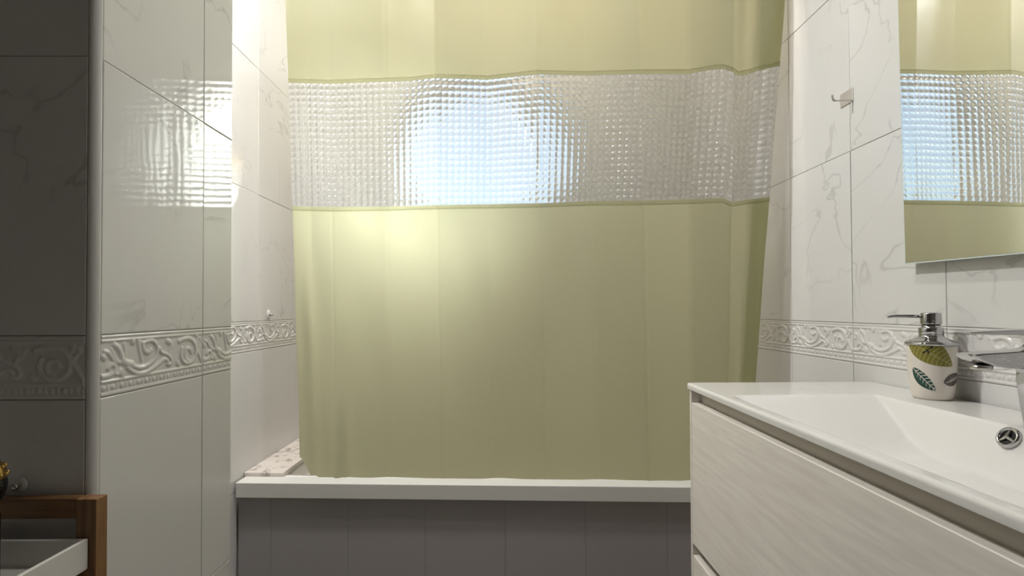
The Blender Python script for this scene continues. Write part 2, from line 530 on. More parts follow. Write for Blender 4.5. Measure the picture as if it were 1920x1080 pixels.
# carved scroll of the border tile, read off the nearest one: (polyline, width mm, height mm)
_SC = [
    ([(220, 372), (275, 405), (308, 480), (322, 545)], 4.6, 3.0), ([(190, 430), (212, 500), (252, 556)], 3.6, 2.5),
    ([(112, 452), (160, 462), (190, 520), (228, 566), (300, 580)], 3.6, 2.5), ([(342, 360), (350, 440), (352, 530)], 3.4, 2.4),
    ([(330, 560), (370, 590), (430, 602)], 6.0, 3.4),
    ([(420, 600), (490, 640), (560, 640), (640, 600), (700, 535), (732, 450), (726, 380), (690, 330), (640, 312), (560, 350)], 3.8, 3.0),
    ([(560, 372), (572, 440), (620, 468), (652, 432)], 4.2, 2.8),
    ([(380, 640), (430, 682), (500, 712), (580, 706), (680, 650), (770, 572), (815, 530), (850, 560)], 3.8, 3.0),
    ([(755, 408), (770, 460), (830, 476), (880, 510), (902, 560), (880, 604), (845, 596)], 3.4, 2.8),
    ([(435, 315), (440, 335)], 5.6, 2.8), ([(500, 318), (515, 410), (532, 480), (547, 552)], 3.4, 2.4), ([(520, 330), (560, 350)], 4.0, 2.4),
    ([(850, 325), (872, 340)], 5.4, 2.8), ([(895, 345), (880, 420), (866, 462)], 3.2, 2.2), ([(926, 330), (905, 400)], 3.0, 2.0),
    ([(985, 325), (1050, 286), (1120, 292), (1166, 340), (1186, 420), (1176, 500), (1132, 572), (1070, 592), (1020, 552), (1004, 480), (1020, 415)], 4.4, 3.2),
    ([(1095, 560), (1062, 540), (1050, 480), (1070, 412), (1108, 410), (1124, 460)], 3.6, 2.8),
    ([(1195, 430), (1222, 492), (1250, 565)], 3.8, 2.6), ([(1180, 240), (1204, 275), (1185, 330)], 4.0, 2.6),
    ([(1228, 290), (1232, 312)], 4.2, 2.6), ([(1215, 340), (1200, 380)], 3.4, 2.2),
    ([(80, 752), (150, 742), (210, 712), (242, 650), (222, 604), (180, 604), (152, 650)], 4.0, 2.8),
    ([(300, 690), (316, 715)], 6.0, 3.0), ([(250, 715), (310, 706)], 3.4, 2.4), ([(95, 515), (105, 530)], 5.0, 2.6), ([(965, 585), (978, 600)], 5.0, 2.6)]


def _uv(x, y):
    s = (x - 60) / 1202.0
    a, b = 1 / .74, 1 / .99
    Y = 1 / (a + (b - a) * s)
    yt, yb = 255 - 85 * s, 1000 - 265 * s
    return (Y - .74) / .25 * 250, (y - yt) / (yb - yt) * 91.3      # mm from the left, mm from the top


def border_height(U, V):
    """relief in mm; U from the left edge, V down from the top"""
    H = np.zeros_like(U)
    for pl, w, h in _SC:
        p = np.array([_uv(*q) for q in pl])
        if len(p) > 2:                         # round the polyline off
            for _ in range(2):
                q = [p[0]]
                for a, b in zip(p, p[1:]): q += [a * .75 + b * .25, a * .25 + b * .75]
                p = np.array(q + [p[-1]])
        D = np.full(U.shape, 1e9)
        for a, b in zip(p, p[1:]):
            ab = b - a
            tt = np.clip(((U - a[0]) * ab[0] + (V - a[1]) * ab[1]) / (ab @ ab + 1e-9), 0, 1)
            D = np.minimum(D, np.hypot(U - a[0] - tt * ab[0], V - a[1] - tt * ab[1]))
        H = np.maximum(H, h * np.sqrt(np.clip(1 - (D / w) ** 2, 0, 1)))
    bump = lambda c, w, h: h * np.sqrt(np.clip(1 - ((V - c) / w) ** 2, 0, 1))
    for c, w, h in ((3.0, 3.0, 2.0), (9.5, 2.6, 2.2), (69.5, 2.4, 2.4), (87.5, 2.6, 1.6)):
        H = np.maximum(H, bump(c, w, h))
    pu = (U / 250 * 14) % 1.0                  # beads and bars
    H = np.maximum(H, 2.4 * np.sqrt(np.clip(1 - ((pu - .36) / .24) ** 2 - ((V - 78.5) / 4.6) ** 2, 0, 1)))
    H = np.maximum(H, 2.0 * np.clip(1 - (np.abs(pu - .80) / .10) ** 4, 0, 1) * (np.abs(V - 78.5) < 4.6))
    return H


def tile_mesh(u0, u1, h, kind):
    """local x along the wall, z up from the tile's foot, face towards -y"""
    key = (round(u0, 4), round(u1, 4), round(h, 4), kind)
    if key in _cache: return _cache[key]
    w = u1 - u0
    if kind == 'border':
        nu, nv = max(8, int(w / .00115)), 76
        us = np.linspace(JG, w - JG, nu); vs = np.linspace(JG, h - JG, nv)
        U, V = np.meshgrid(us, vs)
        H = border_height((U + u0) * 1000, (h - V) * 1000) / 1000
        K = H.copy()
        for _ in range(1):
            K[1:-1, 1:-1] = (H[1:-1, 1:-1] * 2 + H[:-2, 1:-1] + H[2:, 1:-1] + H[1:-1, :-2] + H[1:-1, 2:]) / 6
        K = K * .85 - 0.0009
        K[0, :] = K[-1, :] = -0.0012; K[:, 0] = K[:, -1] = -0.0012
        P = np.stack([U, -K, V], -1)
        # skirt back to the grout
        P = np.concatenate([P[:1] + [0, .004, 0], P, P[-1:] + [0, .004, 0]], 0)
        P = np.concatenate([P[:, :1] + [0, .004, 0], P, P[:, -1:] + [0, .004, 0]], 1)
        me = grid_mesh('border_tile', P)
        me.materials.append(M_BORDER)
    else:
        bm = bmesh.new()
        b = 0.0011
        a = [(JG, G + .0006, JG), (w - JG, G + .0006, JG), (w - JG, G + .0006, h - JG), (JG, G + .0006, h - JG)]
        m_ = [(JG, b * .6, JG), (w - JG, b * .6, JG), (w - JG, b * .6, h - JG), (JG, b * .6, h - JG)]
        f = [(JG + b, 0, JG + b), (w - JG - b, 0, JG + b), (w - JG - b, 0, h - JG - b), (JG + b, 0, h - JG - b)]
        R = [[bm.verts.new(q) for q in ring_] for ring_ in (a, m_, f)]
        for i in (0, 1):
            for k in range(4):
                l = (k + 1) % 4
                bm.faces.new((R[i][k], R[i][l], R[i + 1][l], R[i + 1][k]))
        bm.faces.new(R[2])
        me = bpy.data.meshes.new('tile')
        bm.to_mesh(me); bm.free()
        me.materials.append(M_TILE if kind == 'vein' else M_PLAIN)
    _cache[key] = me
    return me


def tile_wall(parent, foot, rot, cols, rows=ROWS):
    """foot(u): point on the wall at distance u; cols: (u_start on the wall, pattern u0, pattern u1)"""
    for (uw, a, b) in cols:
        for (za, zb, kind) in rows:
            zb2 = min(zb, Z_CEIL)
            za2 = max(za, Z_FLOOR)
            if kind == 'plain': za2 = max(za, Z_FLOOR)
            me = tile_mesh(a, b, zb2 - za2, kind)
            o = bpy.data.objects.new('border_tile' if kind == 'border' else 'tile', me)
            COL.objects.link(o)
            o.parent = parent
            x, y = foot(uw)
            o.location = (x, y, za2)
            # laid by hand: a hair out of plane
            o.rotation_euler = (random.gauss(0, .0007), 0, rot + random.gauss(0, .0007))


tile_wall(wall_pillar, lambda u: (XL, u), PI / 2, [(0.7401, 0, .25), (0.9901, 0, YP - .9901)])
tile_wall(wall_pillar, lambda u: (u, YD), 0, [(-0.5930 - .25, 0, .25), (-0.5930 - .5, 0, .25), (-0.5930 - .75, 0, .25)])
tile_wall(wall_alcove, lambda u: (XA, u), PI / 2, [(1.6107 + .25 * k, 0, .25) for k in (-1, 0, 1)] + [(1.0957, .015, .25), (2.1107, 0, YB - 2.1107)])
YR = 1.4239
tile_wall(wall_right, lambda u: (XR, u), -PI / 2, [(YR + .25 * k, 0, .25) for k in range(-5, 3)] + [(YB, .25 - (YB - YR - .5), .25)])

# rounded corner trim of the pillar
bm = bmesh.new()
cxr, cyr, rr = -0.5928, 0.7393, 0.0111
arc = [(cxr + rr * math.cos(a), cyr + rr * math.sin(a)) for a in np.linspace(-PI / 2, 0, 14)]
arc = [(arc[0][0], arc[0][1] + .003)] + arc + [(arc[-1][0] - .003, arc[-1][1])]
lo = [bm.verts.new((x, y, Z_FLOOR)) for x, y in arc]
hi = [bm.verts.new((x, y, Z_CEIL)) for x, y in arc]
for k in range(len(arc) - 1): bm.faces.new((lo[k], lo[k + 1], hi[k + 1], hi[k]))
structure(link('trim_1', from_bm(bm, 'trim'), M_TRIM, None, True))

# ------------------------------------------------------------------ bathtub
yf = lambda x: 1.434 - .046 * x             # front of the tub edge
yi = lambda x: 1.4895 - .048 * x            # its inner side
tub = empty('bathtub', (0.0, 1.8, Z_FLOOR), 'white bathtub behind the green curtain with a grey panelled front', 'bathtub')
TX0, TX1 = -0.768, 0.803
ZT = -0.4584


def prism(name, pts, za, zb, m, parent, bev=0.0):
    bm = bmesh.new()
    a = [bm.verts.new((x, y, za)) for x, y in pts]
    b = [bm.verts.new((x, y, zb)) for x, y in pts]
    n = len(pts)
    bm.faces.new(a[::-1]); bm.faces.new(b)
    for k in range(n): bm.faces.new((a[k], a[(k + 1) % n], b[(k + 1) % n], b[k]))
    if bev: bmesh.ops.bevel(bm, geom=bm.edges[:], offset=bev, segments=2, affect='EDGES', profile=.5)
    return link(name, from_bm(bm, name), m, parent)


tag(prism('rim_edge', [(TX0, yf(TX0)), (TX1, yf(TX1)), (TX1, yi(TX1)), (TX0, yi(TX0))], -0.5015, ZT, M_LIP, tub, .002), 'squared white edge of the bathtub')
# bath body: rim and hollow as a height field
nx, ny = 120, 60
X, T_ = np.meshgrid(np.linspace(TX0, TX1, nx), np.linspace(0, 1, ny))
Y = (yi(X) - .004) * (1 - T_) + (YB - .004) * T_
dx = np.minimum(X - (-.66), .76 - X); dy = np.minimum((T_ - .06) * .66, (.90 - T_) * .66)
dmin = np.minimum(dx, dy)
dep = np.clip(dmin / .075, 0, 1)
dep = 1 - (1 - dep) ** 2.2
P = np.stack([X, Y, ZT - .004 - .37 * dep], -1)
P[0, :, 2] = ZT - .02
link('basin', grid_mesh('basin', P), M_TUB, tub)
# front panels
jx = [TX0, -.6717, -.4462, -.2242, .0032, .2290, .4560, .6830, TX1]
for a, b in zip(jx, jx[1:]):
    ya, yb = yf(a) + .016, yf(b) + .016
    prism('front_panel', [(a + .0002, ya), (b - .0002, yb), (b - .0002, yb + .012), (a + .0002, ya + .012)], Z_FLOOR + .001, -0.5015, M_APRON, tub, .0005)
prism('panel_backing', [(TX0, yf(TX0) + .026), (TX1, yf(TX1) + .026), (TX1, yf(TX1) + .04), (TX0, yf(TX0) + .04)], Z_FLOOR + .001, -.5015, M_APRON, tub)

ledge_bm = bmesh.new()
lp = [(XA + .001, 1.528), (-.655, 1.522), (-.655, YB - .002), (XA + .001, YB - .002)]
a = [ledge_bm.verts.new((x, y, ZT - .003)) for x, y in lp]; b = [ledge_bm.verts.new((x, y, ZT + .011)) for x, y in lp]
ledge_bm.faces.new(a[::-1]); ledge_bm.faces.new(b)
for k in range(4): ledge_bm.faces.new((a[k], a[(k + 1) % 4], b[(k + 1) % 4], b[k]))
bmesh.ops.bevel(ledge_bm, geom=ledge_bm.edges[:], offset=.002, segments=2, affect='EDGES', profile=.5)
tag(link('marble_ledge', from_bm(ledge_bm, 'ledge'), M_MARBLE, None, origin=(-.715, 1.85, ZT - .003)),
    'narrow pinkish marble ledge between the left tiled wall and the bathtub', 'ledge')

# ------------------------------------------------------------------ shower curtain
# columns of the curtain: creases, x at the top and at the bottom, push in depth
CU = np.array([0, .5, 1, 2, 3, 4, 5, 6, 7, 8, 9, 10.0])
XT = np.array([-.640, -.570, -.508, -.346, -.196, -.0455, .100, .246, .392, .538, .650, .772])
XBt = np.array([-.610, -.556, -.497, -.338, -.183, -.0270, .121, .272, .416, .549, .632, .684])
PU = np.array([.006, -.012, -.006, .008, -.010, .009, -.010, .009, -.012, .010, -.020, .004])
BU = np.array([0, .5, 1, 1.5, 2, 2.5, 3, 4, 5, 5.6, 6, 7, 8, 8.6, 8.8, 9, 9.12, 9.4, 9.8, 10])
# pixel heights of the two seams turned into metres at the curtain's depth
_top = np.interp(BU, [0, 1, 2, 2.6, 3, 3.5, 4, 4.5, 5, 6, 7, 8, 8.7, 8.98, 9.03, 9.3, 9.7, 10],
                 [152, 154, 150, 148.5, 143, 144, 146.5, 141, 136, 138, 135, 135, 125, 126, 140, 138, 126, 120])
_bot = np.interp(BU, [0, 1, 2, 3, 4, 5, 6, 7, 8, 8.4, 8.8, 9, 9.3, 10], [386, 388, 387, 384, 383, 381, 378, 377, 375, 373, 373, 380, 378, 370])


def ss(a, b, x):
    q = np.clip((x - a) / (b - a), 0, 1)
    return q * q * (3 - 2 * q)


def curtain_xy(U, Z):
    """U: crease number (array), Z: height -> x, y"""
    t = np.clip((0.75 - Z) / (0.75 + .40), -.2, 1.15)         # 0 near the upper seam, 1 at the tub
    x = np.interp(U, CU, XT) * (1 - t) + np.interp(U, CU, XBt) * t
    y = 1.497 - .05 * x - .022 * (1 - t)
    fade = .55 + .45 * np.clip(1 - np.abs(t - .4), 0, 1)
    y = y + 1.45 * np.interp(U, CU, PU) * fade
    fr_ = U - np.floor(U)
    y = y + .004 * np.sin(PI * fr_) * np.where(np.floor(U) % 2 == 0, 1, -1)
    # soft valley down the left side and the pinched fold by the first crease
    y = y + .022 * np.exp(-((U - .36) / .17) ** 2) * ss(.35, .8, t)
    y = y - .016 * np.exp(-((U - 1.05) / .10) ** 2) * ss(.80, 1.0, t) + .010 * np.exp(-((U - 1.22) / .14) ** 2) * ss(.80, 1.0, t)
    # the right end curls forward; every crease keeps a sharp ridge
    y = y - .045 * ss(9.45, 10.0, U)
    k = np.abs(U - np.round(U))
    y = y - .0016 * np.exp(-(k / .025) ** 2)
    y = y - .012 * np.exp(-((U - 9.25) / .12) ** 2) * ss(.1, -.15, t)
    y = y + .0018 * np.sin(7.3 * U + 5 * Z) * np.sin(9 * Z + U)
    return x, y


def zline(px, U, guess):
    """height at which the seam passes, from its measured level"""
    z = np.full(U.shape, guess)
    for _ in range(4):
        x, y = curtain_xy(U, z)
        sag = 0.0154 * y                                        # the lens looks up a little
        z = .0349 + (CY - px) / F_PX * y + sag + .0037 * x * 0
    return z


def seam_top(U): return zline(np.interp(U, BU, _top), U, .72)
def seam_bot(U): return zline(np.interp(U, BU, _bot), U, .35)


Z_ROD = 1.30
curtain = empty('shower_curtain', (0.05, 1.49, ZT), 'olive green shower curtain with a clear dimpled band hanging over the bathtub', 'curtain')


def sheet(name, za, zb, nu, nv, m, push=0.0, ua=0.0, ub=10.0, fn=None):
    us = np.linspace(ua, ub, nu)
    A, Bz = za(us), zb(us)
    V = np.linspace(0, 1, nv)[:, None]
    U = np.broadcast_to(us, (nv, nu))
    Z = A[None, :] * (1 - V) + Bz[None, :] * V
    x, y = curtain_xy(U, Z)
    if fn is not None: y = y + fn(U, V, x, Z)
    P = np.stack([x, y - push, Z], -1)
    return link(name, grid_mesh(name, P), m, curtain)


def floor_line(U):
    z = np.full(U.shape, -.52)
    return np.maximum(z, -.52 + .085 * ss(.42, 0, U) + .03 * ss(.6, .3, U))


tag(sheet('upper_panel', seam_top, lambda u: np.full(u.shape, Z_ROD), 301, 40, M_CURT), 'olive panel above the clear band')
tag(sheet('lower_panel', floor_line, seam_bot, 401, 120, M_CURT), 'olive panel below the clear band, hanging into the tub')

NC, NR = 76, 20


def lens(U, V, x, Z):
    L_ = (x - x[:, :1]) / (x[:, -1:] - x[:, :1])
    a = (L_ * NC) % 1.0 - .5
    b = (V * NR) % 1.0 - .5
    r = np.sqrt(a * a + b * b)
    return -.0044 * np.clip(1 - (r / .52) ** 2, 0, 1)


tag(sheet('clear_band', seam_bot, seam_top, NC * 9 + 1, NR * 9 + 1, M_VINYL, .0, 0, 10, lens), 'clear vinyl band moulded with round dimples')
HEM = .0125
for nm, f0, f1 in (('hem', lambda u: seam_top(u) - .0015, lambda u: seam_top(u) + HEM), ('hem', lambda u: seam_bot(u) - HEM, lambda u: seam_bot(u) + .0015)):
    sheet(nm, f0, f1, 301, 3, M_HEM, .0012)
# doubled side hem of the right end
for nm, f0, f1 in (('side_hem', seam_top, lambda u: np.full(u.shape, Z_ROD)), ('side_hem', floor_line, seam_bot)):
    sheet(nm, f0, f1, 24, 60, M_CURT, -.0025, 9.62, 10.0)
# stitches along the hems
bm = bmesh.new()
for f, s in ((seam_top, 1), (seam_bot, -1)):
    us = np.linspace(.02, 9.98, 190)
    zz = f(us) + s * HEM * .75
    xx, yy = curtain_xy(us, zz)
    for k in range(len(us) - 1):
        p, q = Vector((xx[k], yy[k] - .0022, zz[k])), Vector((xx[k + 1], yy[k + 1] - .0022, zz[k + 1]))
        q = p.lerp(q, .6)
        if (q - p).length > .02: continue
        h = Vector((0, 0, .0006))
        n = Vector((0, .0006, 0))
        v = [bm.verts.new(w_) for w_ in (p - h, q - h, q + h, p + h, p - h + n, q - h + n, q + h + n, p + h + n)]
        for fa in ((0, 1, 2, 3), (5, 4, 7, 6), (4, 0, 3, 7), (1, 5, 6, 2), (3, 2, 6, 7), (4, 5, 1, 0)):
            bm.faces.new([v[i] for i in fa])
st = link('stitching', from_bm(bm, 'stitching'), M_STITCH, curtain)
st['kind'] = 'stuff'
bm = bmesh.new()
add_tube(bm, [(XA - .001, 1.516, Z_ROD), (XR + .001, 1.437, Z_ROD)], .0125, 20)
tag(link('curtain_rod', from_bm(bm, 'rod'), M_CHROME, None, True, origin=(0, 1.475, Z_ROD)), 'chrome rod carrying the shower curtain between the walls', 'rod')

# ------------------------------------------------------------------ vanity
VX, VY1, VY0 = 0.401, 1.0985, 0.215
ZB = -0.1265
van = empty('vanity_cabinet', (0.6, .65, -.80), 'bleached wood vanity cabinet with wide drawers under the white basin', 'cabinet')
box('side_panel', VX, XR - .006, VY1 - .0105, VY1, -.80, ZB - .0122, M_VAN, van, .0008)
box('side_panel', VX, XR - .006, VY0, VY0 + .0105, -.80, ZB - .0122, M_VAN, van, .0008)
tag(box('finger_channel', VX + .0205, VX + .034, VY0 + .0105, VY1 - .0105, -.1945, ZB - .0121, M_VANDARK, van), 'recessed finger channel above the top drawer')
box('finger_channel', VX + .024, VX + .034, VY0 + .0105, VY1 - .0105, -.515, -.452, M_VANIN, van)
box('bottom_board', VX + .02, XR - .006, VY0 + .0105, VY1 - .0105, -.80, -.784, M_VAN, van)


def drawer(za, zb):
    bm = bmesh.new()
    xa, xb, ya, yb = VX, VX + .019, VY0 + .0115, VY1 - .0118
    add_box(bm, xa, xb, ya, yb, za, zb, .0009, 2)
    return link('drawer_front', from_bm(bm, 'drawer_front'), M_VAN, van)


drawer(-.4636, -.1655)
drawer(-.78, -.4880)
box('drawer_box', VX + .019, VX + .33, VY0 + .03, VY1 - .03, -.43, -.20, M_VANIN, van)

# washbasin slab with a ramped bowl
basin = empty('washbasin', (0.6, .65, ZB - .0105), 'white ceramic washbasin slab with a ramped bowl on the wood vanity', 'washbasin')
BX0, BX1 = 0.3985, XR - .0045


def smin(a, b, k):
    h = np.clip(.5 + .5 * (b - a) / k, 0, 1)
    return b * (1 - h) + a * h - k * h * (1 - h)


xs = np.unique(np.concatenate([BX0 + np.array([0, .0004, .0012, .0025, .004, .006]), np.linspace(BX0 + .006, BX1, 150)]))
tt = np.unique(np.concatenate([np.array([0, .0004, .0012, .0025, .004, .006]) / .9, np.linspace(.007, .993, 260), 1 - np.array([0, .0004, .0012, .0025, .004, .006]) / .9]))
X, T_ = np.meshgrid(xs, tt)
_c = .012
yl = 1.1149 - np.where(X - BX0 < _c, _c - np.sqrt(np.clip(_c * _c - (_c - (X - BX0)) ** 2, 0, None)), 0)
Y = .205 * (1 - T_) + yl * T_
d_l = .948 - Y; d_r = Y - .34; d_b = .692 - X; d_f = X - .418
dep = smin(d_l * .47, d_b * 1.9, .008)
dep = smin(dep, d_f * .75, .016)
dep = smin(dep, d_r * .6, .01)
dep = smin(dep, np.full_like(dep, .068) + .03 * np.clip((.66 - np.abs(Y - .65)) - .5, 0, .1), .018)
dep = -smin(-dep, np.zeros_like(dep), .007)
dep = np.maximum(dep - .0017, 0) 
Zt = ZB - dep
edge = np.minimum(np.minimum(X - BX0, (yl - Y)), Y - .205)
RR = .0055
Zt = Zt - np.where(edge < RR, RR - np.sqrt(np.clip(RR * RR - (RR - edge) ** 2, 0, None)), 0)
P = np.stack([X, Y, Zt], -1)
zb_ = ZB - .0120
bot = P.copy(); bot[..., 2] = zb_
P = np.concatenate([bot[:1], P, bot[-1:]], 0)
lf = P[:, :1].copy(); lf[..., 2] = zb_
rg = P[:, -1:].copy(); rg[..., 2] = zb_
P = np.concatenate([lf, P, rg], 1)
slab = link('slab', grid_mesh('slab', P), M_CERAM, basin)
# underside: closes the slab and the bowl
box('underside', BX0 + .03, BX1 - .01, .24, 1.05, ZB - .125, ZB - .11, M_CERAM, basin)
# overflow ring on the bowl's rear wall
NR_ = Vector((-1.9, 0, 1)).normalized()
po = Vector((.6820, .6845, 0))
zc = .692 - .6820
po.z = ZB - 1.9 * zc + .004
RQ = NR_.to_track_quat('Z', 'Y').to_matrix().to_4x4()
OM = Matrix.Translation(po + NR_ * .001) @ RQ
bm = bmesh.new()
add_lathe(bm, [(.0100, -.003), (.0100, .0015), (.0108, .0030), (.0125, .0038), (.0143, .0030), (.0150, .0008), (.0150, -.003)], 40, OM)
ov = link('overflow_ring', from_bm(bm, 'overflow_ring'), M_CHROME, basin, True)
bm = bmesh.new()
add_lathe(bm, [(0, .0), (.0103, .0)], 32, OM)
link('overflow_hole', from_bm(bm, 'hole'), M_DARK, ov)
bm = bmesh.new()
for k in range(3):
    a = 2 * PI * k / 3 + PI / 2 + .15
    p0_, p1_ = OM @ Vector((0, 0, .0035)), OM @ Vector((.0105 * math.cos(a), .0105 * math.sin(a), .0008))
    add_tube(bm, [p0_, p1_], [.0022, .0014], 8)
link('overflow_spokes', from_bm(bm, 'spokes'), M_STEEL, ov)
lathe('drain', [(0, .003), (.026, .003), (.031, 0), (.031, -.004)], M_CHROME, basin, (.53, .65, ZB - .0665))

# ------------------------------------------------------------------ tap
FY = .69
tap = empty('basin_tap', (.735, FY, ZB), 'chrome single lever mixer tap on the right of the washbasin', 'tap')
bm = bmesh.new()
prof = [(.7630, ZB), (.7080, ZB), (.7030, ZB + .03), (.6990, ZB + .060)]
cc = (.6925, ZB + .0705)
for a in np.linspace(0, PI / 2, 7):
    prof.append((cc[0] - .0 + .0075 * math.cos(a) - .0005, cc[1] + .0075 * math.sin(a)))
prof += [(.6460, ZB + .0815), (.6380, ZB + .0822), (.6180, ZB + .0900), (.6110, ZB + .0955), (.6105, ZB + .0985), (.6200, ZB + .0996),
         (.6950, ZB + .1040), (.7060, ZB + .1060), (.7100, ZB + .1100), (.7620, ZB + .1110)]
prof = [(x + .018, z) for x, z in prof]
n = len(prof)


def taper(x): return .0200 if x > .708 else .0165 + .0035 * (x - .628) / .08


a = [bm.verts.new((x, FY - taper(x), z)) for x, z in prof]
b = [bm.verts.new((x, FY + taper(x), z)) for x, z in prof]
bm.faces.new(a); bm.faces.new(b[::-1])
for k in range(n): bm.faces.new((a[k], b[k], b[(k + 1) % n], a[(k + 1) % n]))
bmesh.ops.recalc_face_normals(bm, faces=bm.faces[:])
es = [e for e in bm.edges if (abs(e.verts[0].co.y - e.verts[1].co.y) < .006)]
bmesh.ops.bevel(bm, geom=es, offset=.0022, segments=3, affect='EDGES', profile=.5)
bmesh.ops.triangulate(bm, faces=[f for f in bm.faces if len(f.verts) > 4])
autosmooth(link('body', from_bm(bm, 'tap_body'), M_CHROME, tap), 40)
lathe('aerator', [(0, -.004), (.0105, -.004), (.0120, -.003), (.0120, .002), (0, .002)], M_STEEL, tap, (.6510, FY, ZB + .0810))
bm = bmesh.new()
pr = [(.7820, ZB + .1115), (.7270, ZB + .1110), (.7225, ZB + .1230), (.6900, ZB + .1240), (.6400, ZB + .1253), (.6300, ZB + .1270),
      (.6285, ZB + .1285), (.6400, ZB + .1292), (.7000, ZB + .1315), (.7650, ZB + .1340), (.7820, ZB + .1330)]


def tap2(x): return .0190 if x > .715 else .0140 + .005 * (x - .628) / .09


n = len(pr)
a = [bm.verts.new((x, FY - tap2(x), z)) for x, z in pr]
b = [bm.verts.new((x, FY + tap2(x), z)) for x, z in pr]
bm.faces.new(a); bm.faces.new(b[::-1])
for k in range(n): bm.faces.new((a[k], b[k], b[(k + 1) % n], a[(k + 1) % n]))
bmesh.ops.recalc_face_normals(bm, faces=bm.faces[:])
es = [e for e in bm.edges if (abs(e.verts[0].co.y - e.verts[1].co.y) < .006)]
bmesh.ops.bevel(bm, geom=es, offset=.0011, segments=2, affect='EDGES', profile=.5)
bmesh.ops.triangulate(bm, faces=[f for f in bm.faces if len(f.verts) > 4])
autosmooth(link('lever', from_bm(bm, 'lever'), M_CHROME, tap), 40)

# ------------------------------------------------------------------ soap dispenser
SX, SY = .7645, .905
soap = empty('soap_dispenser', (SX, SY, ZB), 'cream ceramic soap dispenser printed with leaves, chrome pump, on the washbasin', 'dispenser')
SL = (SX, SY, ZB)
RB = [(0, .0015), (.0245, .0012), (.0262, 0), (.0280, .0012), (.0300, .006), (.0316, .014), (.0346, .05), (.0358, .085), (.0360, .0965), (.0340, .0985), (0, .0985)]
lathe('pot', RB, M_POT, soap, SL, 64)
lid = lathe('pump_collar', [(.0372, .0955), (.0385, .0965), (.0388, .0985), (.0380, .0998), (.0300, .1040), (.0200, .1085), (.0180, .1110), (.0176, .1135),
                            (.0182, .1140), (.0182, .1250), (.0176, .1258), (.0140, .1262), (.0140, .1300)], M_CHROME, soap, SL, 48)
lathe('pump_head', [(.0135, .1262), (.0135, .1315), (.0152, .1320), (.0156, .1335), (.0150, .1500), (.0143, .1518), (.0120, .1526), (0, .1530)], M_CHROME, soap, SL, 48)
bm = bmesh.new()
dn = Vector((-.93, .36, 0)).normalized()
p = Vector(SL) + Vector((0, 0, .1455))
pts = [p + dn * .012, p + dn * .030 + Vector((0, 0, .0006)), p + dn * .052 + Vector((0, 0, .0006)), p + dn * .0615 + Vector((0, 0, -.0006)), p + dn * .0645 + Vector((0, 0, -.0018))]
add_tube(bm, pts, [.0033, .0030, .0028, .0027, .0024], 14)
link('nozzle', from_bm(bm, 'nozzle'), M_CHROME, soap, True)


def pot_r(z):
    z_ = [q[1] for q in RB[3:9]]; r_ = [q[0] for q in RB[3:9]]
    return float(np.interp(z, z_, r_))


# printed leaves: thin decals wrapped on the pot; s = mm round the pot (0 faces the lens), t = height mm
A0 = math.atan2(-SY, -SX)


def wrap(s, tz, lift):
    r = pot_r(tz / 1000) + lift
    a = A0 + s / 35.0
    return Vector((SX + r * math.cos(a), SY + r * math.sin(a), ZB + tz / 1000))


def fill(bm, outline, lift, seg=14):
    """outline: (upper, lower) edge curves, lists of (s,t) of equal length"""
    up_, dn_ = outline
    rows_ = []
    for (a, b) in zip(up_, dn_):
        rows_.append([bm.verts.new(wrap(a[0] + (b[0] - a[0]) * k / seg, a[1] + (b[1] - a[1]) * k / seg, lift)) for k in range(seg + 1)])
    for r0, r1 in zip(rows_, rows_[1:]):
        for k in range(seg): bm.faces.new((r0[k], r0[k + 1], r1[k + 1], r1[k]))


def leaf(p0, p1, w, bow=0.0, cut=None, n=28):
    p0, p1 = Vector(p0), Vector(p1)
    d = p1 - p0
    nn = Vector((-d.y, d.x)).normalized()
    U_, D_ = [], []
    for k in range(n + 1):
        t_ = k / n
        m_ = p0 + d * t_ + nn * bow * math.sin(PI * t_)
        h = w * (math.sin(PI * t_ ** .85)) ** .8
        a, b = m_ + nn * h, m_ - nn * h
        if cut is not None:
            a.y = min(a.y, cut); b.y = min(b.y, cut)
        U_.append((a.x, a.y)); D_.append((b.x, b.y))
    return U_, D_


def strip(bm, pts, w, lift, cut=None):
    pts = [Vector(q) for q in pts]
    L_ = []
    for i, q in enumerate(pts):
        d = (pts[min(i + 1, len(pts) - 1)] - pts[max(i - 1, 0)]).normalized()
        nn = Vector((-d.y, d.x))
        ww = w[i] if isinstance(w, list) else w
        a, b = q + nn * ww, q - nn * ww
        if cut is not None: a.y = min(a.y, cut); b.y = min(b.y, cut)
        L_.append((bm.verts.new(wrap(a.x, a.y, lift)), bm.verts.new(wrap(b.x, b.y, lift))))
    for a, b in zip(L_, L_[1:]): bm.faces.new((a[0], a[1], b[1], b[0]))


CUT = 95.5
bm = bmesh.new()
big = leaf((-37, 105), (31, 61), 20.0, 1.5, CUT, 40)
fill(bm, big, .00025)
olive = tag(link('leaf_print', from_bm(bm, 'leaf'), M_OLIVE, soap, True), 'large olive leaf print with pale veins')
bm = bmesh.new()
strip(bm, [(-37 + 68 * k / 20, 105 - 44 * k / 20) for k in range(21)], .45, .0004, CUT)
for k in range(1, 13):
    t_ = k / 13.0
    m_ = Vector((-37 + 68 * t_, 105 - 44 * t_))
    h = 18.5 * math.sin(PI * t_ ** .85) ** .8
    for sgn in (1, -1):
        nn = Vector((.543, .84)) * sgn
        al = Vector((.84, -.543))
        pp = [m_ + nn * h * q + al * (4.5 * q * q) for q in (0, .25, .5, .75, .97)]
        strip(bm, pp, .38, .0004, CUT)
link('leaf_veins', from_bm(bm, 'veins'), M_LIME, olive)
bm = bmesh.new()
strip(bm, [(-12, 82), (-6, 86.5), (0, 92), (1.5, 94.8)], [1.1, 1.2, 1.3, 1.2], .0005, CUT)
